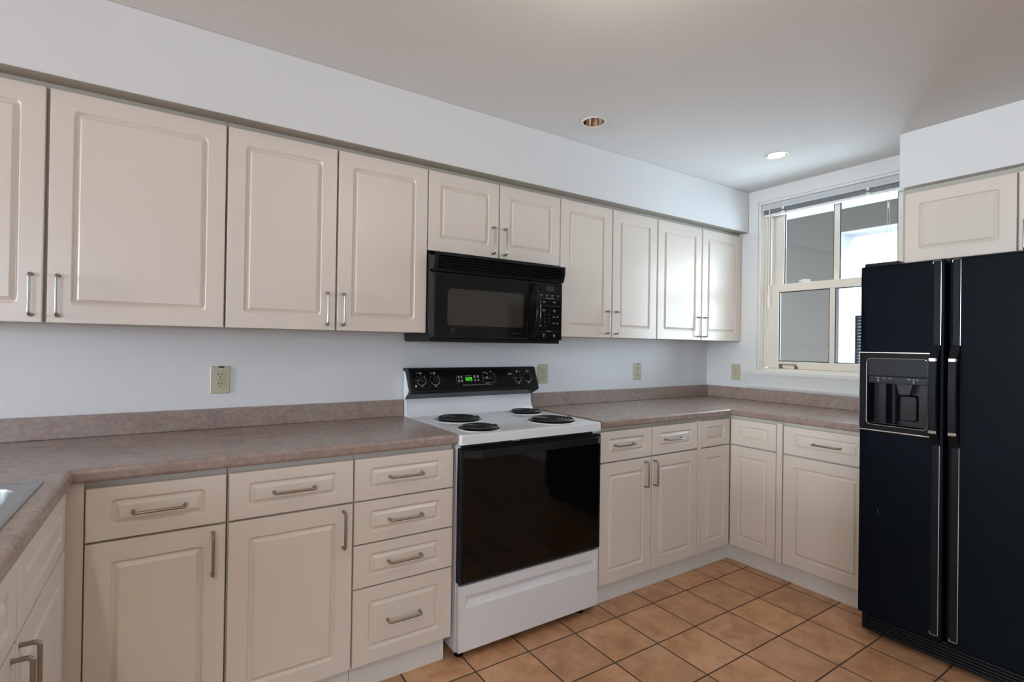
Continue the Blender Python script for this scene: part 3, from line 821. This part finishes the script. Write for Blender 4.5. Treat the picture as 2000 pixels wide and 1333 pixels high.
# storage drawer with a pressed finger grip
bm = bmesh.new()
DX0, DX1 = SX0+.004, SX1-.004
loops(bm, [(DX0, DX1, .0350, .3030, .004, -.602), (DX0, DX1, .0350, .3030, .004, -.624), (DX0+.005, DX1-.005, .0400, .2980, .006, -.631),
           (SX0+.030, SX1-.024, .2110, .2640, .004, -.631), (SX0+.034, SX1-.028, .2150, .2600, .006, -.6290), (SX0+.046, SX1-.036, .2400, .2575, .006, -.6180)], 4, True, True)
sp_('storage_drawer', bm, m_stove)
for x, y in ((-2.405, -.575), (-1.7550, -.575), (-2.405, -.08), (-1.755, -.08)):
    bm = bmesh.new(); lathe(bm, [(.001, 0), (.020, 0), (.020, .006), (.007, .010), (.007, .032), (.001, .032)], (x, y, .0005), 18); sp_('levelling_foot', bm, m_blackp)

# ------------------------------------------------------------------ microwave
MX0, MX1 = -2.4385, -1.6905; MZ0, MZ1 = 1.2865, 1.6890; MC = (MX0+MX1)/2
mw = thing('microwave', (MC, -.17, MZ0), 0, 'black over-the-range microwave above the stove', 'microwave')
def mp_(name, bm, m, parent=mw, smooth=35):
    for v in bm.verts: v.co -= Vector((MC, -.17, MZ0))
    return link(name, bm, m, parent, smooth=smooth)
bm = bmesh.new(); box(bm, MX0, MX1, -.310, -.004, MZ0+.006, MZ1, .002); box(bm, MX0+.004, MX1-.004, -.316, -.006, MZ0, MZ0+.0075, .002); mp_('body', bm, m_blackp)
# vent grille: curved end frames and louvres
bm = bmesh.new()
def gprof(y): return [(-.3105, 1.6070), (-.3320, 1.6070), (-.3460, 1.6200), (-.3540, 1.6500), (-.3550, 1.6890), (-.3105, 1.6890)]
prism(bm, gprof(0), MX0, MX0+.020, 'x'); prism(bm, gprof(0), MX1-.010, MX1, 'x')
prism(bm, [(-.3105, 1.6780), (-.3560, 1.6780), (-.3560, 1.6890), (-.3105, 1.6890)], MX0, MX1, 'x')
prism(bm, [(-.3105, 1.6070), (-.3340, 1.6070), (-.3440, 1.6160), (-.3105, 1.6160)], MX0, MX1, 'x')
box(bm, MX0+.02, MX1-.01, -.318, -.3105, 1.610, 1.680)
vg = mp_('vent_grille', bm, m_blackp)
for i in range(5):
    z = 1.6190+i*.0122; f = -.3430-.0022*min(i, 4)
    bm = bmesh.new(); prism(bm, [(-.318, z+.006), (f, z), (f-.001, z+.003), (-.318, z+.009)], MX0+.019, MX1-.009, 'x'); mp_('louvre', bm, m_blackp, vg)
DXR = -1.9075
bm = bmesh.new()
loops(bm, [(MX0, DXR, 1.3040, 1.6045, .003, -.3105), (MX0, DXR, 1.3040, 1.6045, .003, -.326), (MX0+.010, DXR-.003, 1.3090, 1.6010, .006, -.3350), (MX0+.0155, DXR-.004, 1.3110, 1.5990, .006, -.3350), (MX0+.017, DXR-.006, 1.3125, 1.5975, .006, -.3340)], 4, True, True)
md = mp_('door', bm, m_blackp)
bm = bmesh.new(); loops(bm, [(MX0+.018, DXR-.007, 1.3135, 1.5965, .005, -.3338), (MX0+.0185, DXR-.0075, 1.3140, 1.5960, .005, -.3348)], 4); mp_('door_glass', bm, m_black, md)
bm = bmesh.new(); loops(bm, [(-2.3620, -1.9420, 1.3640, 1.5330, .018, -.3347), (-2.3620, -1.9420, 1.3640, 1.5330, .018, -.3353)], 6); mp_('window', bm, m_mwwin, md)
bm = bmesh.new(); text_into(bm, 'Spacemaker', .0105, -1.9875, 1.3350, -.3356); mp_('lettering', bm, m_printd, md, 0)
bm = bmesh.new(); arc_band(bm, (-2.3345, 1.3400), .0085, .0100, 0, 360, -.3356, 24); text_into(bm, 'GE', .0105, -2.3345, 1.3400, -.3356); mp_('maker_badge', bm, m_printd, md, 0)
# bowed handle
bm = bmesh.new()
hp = []
for i in range(15):
    t = i/14; hp.append((-1.8815, -.3340-.050*math.sin(PI*t)**.75, 1.3130+t*.2780))
hr = []
for p in hp:
    hr.append(p)
rings = []
for i, p in enumerate(hp):
    w = .0140; d = .0075
    rings.append([bm.verts.new((p[0]+w*math.cos(a), p[1]+d*math.sin(a), p[2])) for a in [2*PI*k/14 for k in range(14)]])
for A, B in zip(rings, rings[1:]):
    for k in range(14): bm.faces.new((A[k], A[(k+1) % 14], B[(k+1) % 14], B[k]))
bm.faces.new(rings[0]); bm.faces.new(rings[-1])
mp_('handle', bm, m_black, md, 60)
bm = bmesh.new()
loops(bm, [(DXR+.0015, MX1, 1.3040, 1.6045, .003, -.3105), (DXR+.0015, MX1, 1.3040, 1.6045, .003, -.329), (DXR+.0035, MX1-.006, 1.3070, 1.6020, .005, -.3350)], 4, True, True)
mc = mp_('control_panel', bm, m_black)
bm = bmesh.new(); quad(bm, -1.8010, -1.7480, 1.5590, 1.5840, -.3353); mp_('display', bm, m_lcd, mc, 0)
bm = bmesh.new()
ym = -.3354
for x in (-1.8300, -1.7950, -1.7600, -1.7230):
    quad(bm, x-.010, x+.010, 1.5360, 1.5390, ym); quad(bm, x-.005, x+.005, 1.5305, 1.5325, ym)
for z in (1.5190, 1.4830, 1.3480): quad(bm, -1.8430, -1.7050, z, z+.0007, ym)
for x in (-1.8130, -1.7450): quad(bm, x-.010, x+.010, 1.5010, 1.5050, ym); quad(bm, x-.004, x+.004, 1.4960, 1.4980, ym); quad(bm, x-.009, x+.009, 1.4560, 1.4620, ym); quad(bm, x-.004, x+.004, 1.4510, 1.4530, ym)
quad(bm, -1.8010, -1.7490, 1.5210, 1.5240, ym)
D = ['1', '2', '3', '4', '5', '6', '7', '8', '9']
for i, ch in enumerate(D):
    text_into(bm, ch, .0120, -1.8330+.0270*(i % 3), 1.4360-.0190*(i//3), ym)
text_into(bm, '0', .0120, -1.8060, 1.3790, ym)
quad(bm, -1.8390, -1.8280, 1.3760, 1.3820, ym)
for x, z in ((-1.7480, 1.4260), (-1.7240, 1.4270), (-1.7480, 1.3930), (-1.7240, 1.3930)): quad(bm, x-.006, x+.006, z-.003, z+.003, ym)
quad(bm, -1.7920, -1.7650, 1.3500, 1.3540, ym)
quad(bm, -1.8220, -1.8020, 1.3330, 1.3370, ym); quad(bm, -1.8160, -1.8080, 1.3220, 1.3310, ym); quad(bm, -1.7500, -1.7380, 1.3220, 1.3350, ym)
mp_('printed_keypad', bm, mat('keypad_grey', (.20, .20, .20), .6), mc, 0)

# ------------------------------------------------------------------ fridge (faces left, -x). built with local x along +(-y)
FX = -.815
fr = thing('refrigerator', (FX, -1.3803, 0), -PI/2, 'black side-by-side refrigerator with ice dispenser against the right wall', 'refrigerator')
def fp(name, bm, m, parent=fr, smooth=35): return link(name, bm, m, parent, smooth=smooth)
# local: x = -1.3803 - y_world ; y = x_world - FX ; front of doors at y = 0
FW = .840; ZF1, ZF0 = 1.6515, .1040
fp('body', bx(.004, FW-.004, .070, .785, .0300, 1.640, bev=.006), m_fridge)
def fdoor(nm, x0, x1, recess=False):
    bm = bmesh.new()
    loops(bm, [(x0, x1, ZF0, ZF1, .006, .066), (x0, x1, ZF0, ZF1, .006, .012), (x0+.0035, x1-.0035, ZF0+.0035, ZF1-.0035, .006, .0035), (x0+.012, x1-.012, ZF0+.012, ZF1-.012, .006, 0)]+([(.0362, .2558, .9532, 1.2403, .017, 0), (.0362, .2558, .9532, 1.2403, .017, .030), (.0390, .2530, .9560, 1.2380, .015, .0575)] if recess else []), 4, True, True)
    return bm
fz = fp('freezer_door', fdoor('freezer_door', 0, .3060, True), m_fridge)
fd = fp('fridge_door', fdoor('fridge_door', .3170, FW), m_fridge)
def handle_strip(parent, x0, x1):
    """full height edge trim that swells out into a grip"""
    xc = (x0+x1)/2
    prof = [(1.6440, .0030), (1.3020, .0035), (1.2480, .0440), (1.1000, .0500), (.9480, .0440), (.8960, .0035), (.1300, .0030)]
    bm = bmesh.new(); rings = []
    Z = []
    for (za, a), (zb, b) in zip(prof, prof[1:]):
        for i in range(6): t = i/6; Z.append((za+(zb-za)*t, a+(b-a)*t))
    Z.append(prof[-1])
    hw = (x1-x0)/2
    for z, d in Z:
        sh = 0.0
        w = hw*(1.0 if d < .01 else 1.12)
        th = .0035 if d < .01 else .020
        y0_ = -d
        back = min(.0005, y0_+th) if d > .01 else .0005
        rings.append([bm.verts.new((xc+sx*w, yy, z)) for sx, yy in ((-1, back), (-1, y0_*.93 if d > .01 else y0_*.5), (-.8, y0_), (.8, y0_), (1, y0_*.93 if d > .01 else y0_*.5), (1, back))])
    for A, B in zip(rings, rings[1:]):
        for k in range(6): bm.faces.new((A[k], A[(k+1) % 6], B[(k+1) % 6], B[k]))
    bm.faces.new(rings[0]); bm.faces.new(rings[-1])
    h = fp('handle', bm, m_fridgep, parent, 30)
    for za, zb in ((1.2500, 1.2360), (.9600, .9460)):
        bm = bmesh.new(); w = hw*1.16
        d = .0440
        loops(bm, [(xc-w, xc+w, zb, za, .003, -d+.019), (xc-w, xc+w, zb, za, .003, -d-.0005), (xc-w+.004, xc+w-.004, zb+.001, za-.001, .003, -d-.0045)], 3, True, True)
        fp('chrome_band', bm, m_chrome, h)
    bm = bmesh.new(); r = .0012
    pe = fillet([(x0-.001, -.0030, 1.6330), (x0-.001, -.0030, 1.6450), (x1+.0005, -.0030, 1.6450), (x1+.0005, -.0030, 1.3020)], .006, 4)
    tube(bm, pe, .0011, 6)
    fp('chrome_edge', bm, m_chrome, h); bm = bmesh.new()
    tube(bm, fillet([(x1+.0005, -.0030, .8960), (x1+.0005, -.0030, .1290), (x0-.001, -.0030, .1290), (x0-.001, -.0030, .1400)], .005, 4), .0012, 6)
    fp('chrome_edge', bm, m_chrome, h)
handle_strip(fz, .2680, .2930)
handle_strip(fd, .3305, .3550)
# dispenser on the freezer door: a bezel with a real recess in front of a sunk tray
bm = bmesh.new()
def ring_y(spec): return [bm.verts.new((p[0], spec[5], p[1])) for p in rrect(*spec[:5], 6)]
SP = [(.0040, .2680, .9260, 1.2690, .006, -.0002), (.0040, .2680, .9260, 1.2690, .008, -.0080), (.0065, .2660, .9290, 1.2660, .010, -.0110), (.0330, .2590, .9500, 1.2435, .018, -.0115), (.0360, .2560, .9530, 1.2405, .017, -.0085), (.0365, .2555, .9535, 1.2400, .017, -.0008)]
RR = [ring_y(s) for s in SP]
for A, B in zip(RR, RR[1:]):
    for i in range(len(A)): bm.faces.new((A[i], A[(i+1) % len(A)], B[(i+1) % len(A)], B[i]))
di = fp('dispenser', bm, m_fridgep, fz)
bm = bmesh.new()
tube(bm, [Vector((p[0], -.0120, p[1])) for p in rrect(.0345, .2575, .9515, 1.2420, .018, 6)], .0013, 6, closed=True)
fp('chrome_bezel', bm, m_chrome, di)
bm = bmesh.new()
box(bm, .0045, .2620, -.0125, -.0060, 1.2650, 1.2700, .001); box(bm, .0045, .2620, -.0125, -.0060, .9240, .9290, .001)
tube(bm, [(.0050, -.009, .929), (.0050, -.009, 1.266)], .0010, 6)
fp('chrome_trim', bm, m_chrome, di)
bm = bmesh.new()      # control fascia, leaning in at its foot
prism(bm, [(-.0060, 1.2400), (.0480, 1.2400), (.0480, 1.1340), (.0040, 1.1340), (.0030, 1.1380), (.0030, 1.1620), (-.0030, 1.1700)], .0370, .2550, 'x')
fa = fp('control_fascia', bm, mat('dispenser_fascia', (.020, .022, .028), .34, noise=.04, spec=.3), di)
bm = bmesh.new()      # tray back
box(bm, .0400, .2520, .0540, .0572, .9570, 1.1350); fp('recess_back', bm, m_recess, di, 0)
bm = bmesh.new()
for i, (x, z) in enumerate(((.0720, 1.1580), (.0945, 1.1575), (.1180, 1.1570), (.1860, 1.1570), (.2030, 1.1565), (.2160, 1.1560))):
    quad(bm, x-.0065 if i < 4 else x-.003, x+.0065 if i < 4 else x+.003, z-.0012, z+.0012, .0026); quad(bm, x-.0010, x+.0010, z-.0048, z-.0026, .0026)
fp('printed_markings', bm, m_print, fa, 0)
for x in (.0750, .2040):
    bm = bmesh.new(); box(bm, x-.0022, x+.0022, -.0020, .0032, 1.1400, 1.1500, .001); fp('slider', bm, m_print, fa)
bm = bmesh.new()      # star shaped emblem
pts = []
for k in range(12):
    a = PI/2+k*PI/6; r = .0075 if k % 2 == 0 else .0028
    pts.append(bm.verts.new((.0740+r*math.cos(a), -.0046-.0009*math.sin(a)*r/.0075, 1.1910+r*math.sin(a))))
bm.faces.new(pts); fp('emblem', bm, m_printd, fa, 0)
bm = bmesh.new(); prism(bm, [(.138, 1.1335), (.196, 1.1335), (.186, 1.090), (.148, 1.090)], .012, .0535, 'y'); fp('ice_chute', bm, m_recess, di)
bm = bmesh.new(); loops(bm, [(.142, .205, .975, 1.088, .01, .0535), (.146, .201, .980, 1.080, .01, .0380)], 4, True, True); fp('dispenser_paddle', bm, m_recess, di)
bm = bmesh.new(); box(bm, .100, .1030, .0060, .0535, .960, 1.1335, .001); fp('divider', bm, m_fridgep, di)
bm = bmesh.new(); tube(bm, [(.1220, .036, .964), (.1220, .036, 1.128)], .0135, 16); fp('water_tube', bm, m_fridgep, di)
bm = bmesh.new(); box(bm, .0400, .2520, .0020, .0535, .9570, .9610, .001); fp('drip_tray', bm, m_recess, di)
bm = bmesh.new()
box(bm, .004, FW-.004, .040, .080, .0180, .1000, .004)
bg = fp('base_grille', bm, m_blackp)
for i in range(5):
    z = .0300+i*.0130
    fp('grille_slat', bx(.020, FW-.020, .0300, .0410, z, z+.0070, bev=.002), m_blackp, bg)
for x in (.05, .79):
    bm = bmesh.new(); lathe(bm, [(.001, 0), (.02, 0), (.02, .012), (.01, .02), (.01, .034), (.001, .034)], (x, .12, .0005), 16); fp('levelling_foot', bm, m_blackp)
bm = bmesh.new(); loops(bm, [(.010, .135, 1.6400, 1.6665, .006, .020), (.006, .140, 1.6400, 1.6680, .008, .030), (.006, .140, 1.6400, 1.6680, .008, .085)], 4, True, True); fp('hinge_cover', bm, m_blackp)
bm = bmesh.new(); box(bm, .0800, .0812, -.0006, .0004, .560, .5640); box(bm, .0785, .0793, -.0006, .0004, .5660, .5800); box(bm, .082, .0828, -.0006, .0004, .470, .4720)
fp('scratch_mark', bm, m_print, fz, 0)
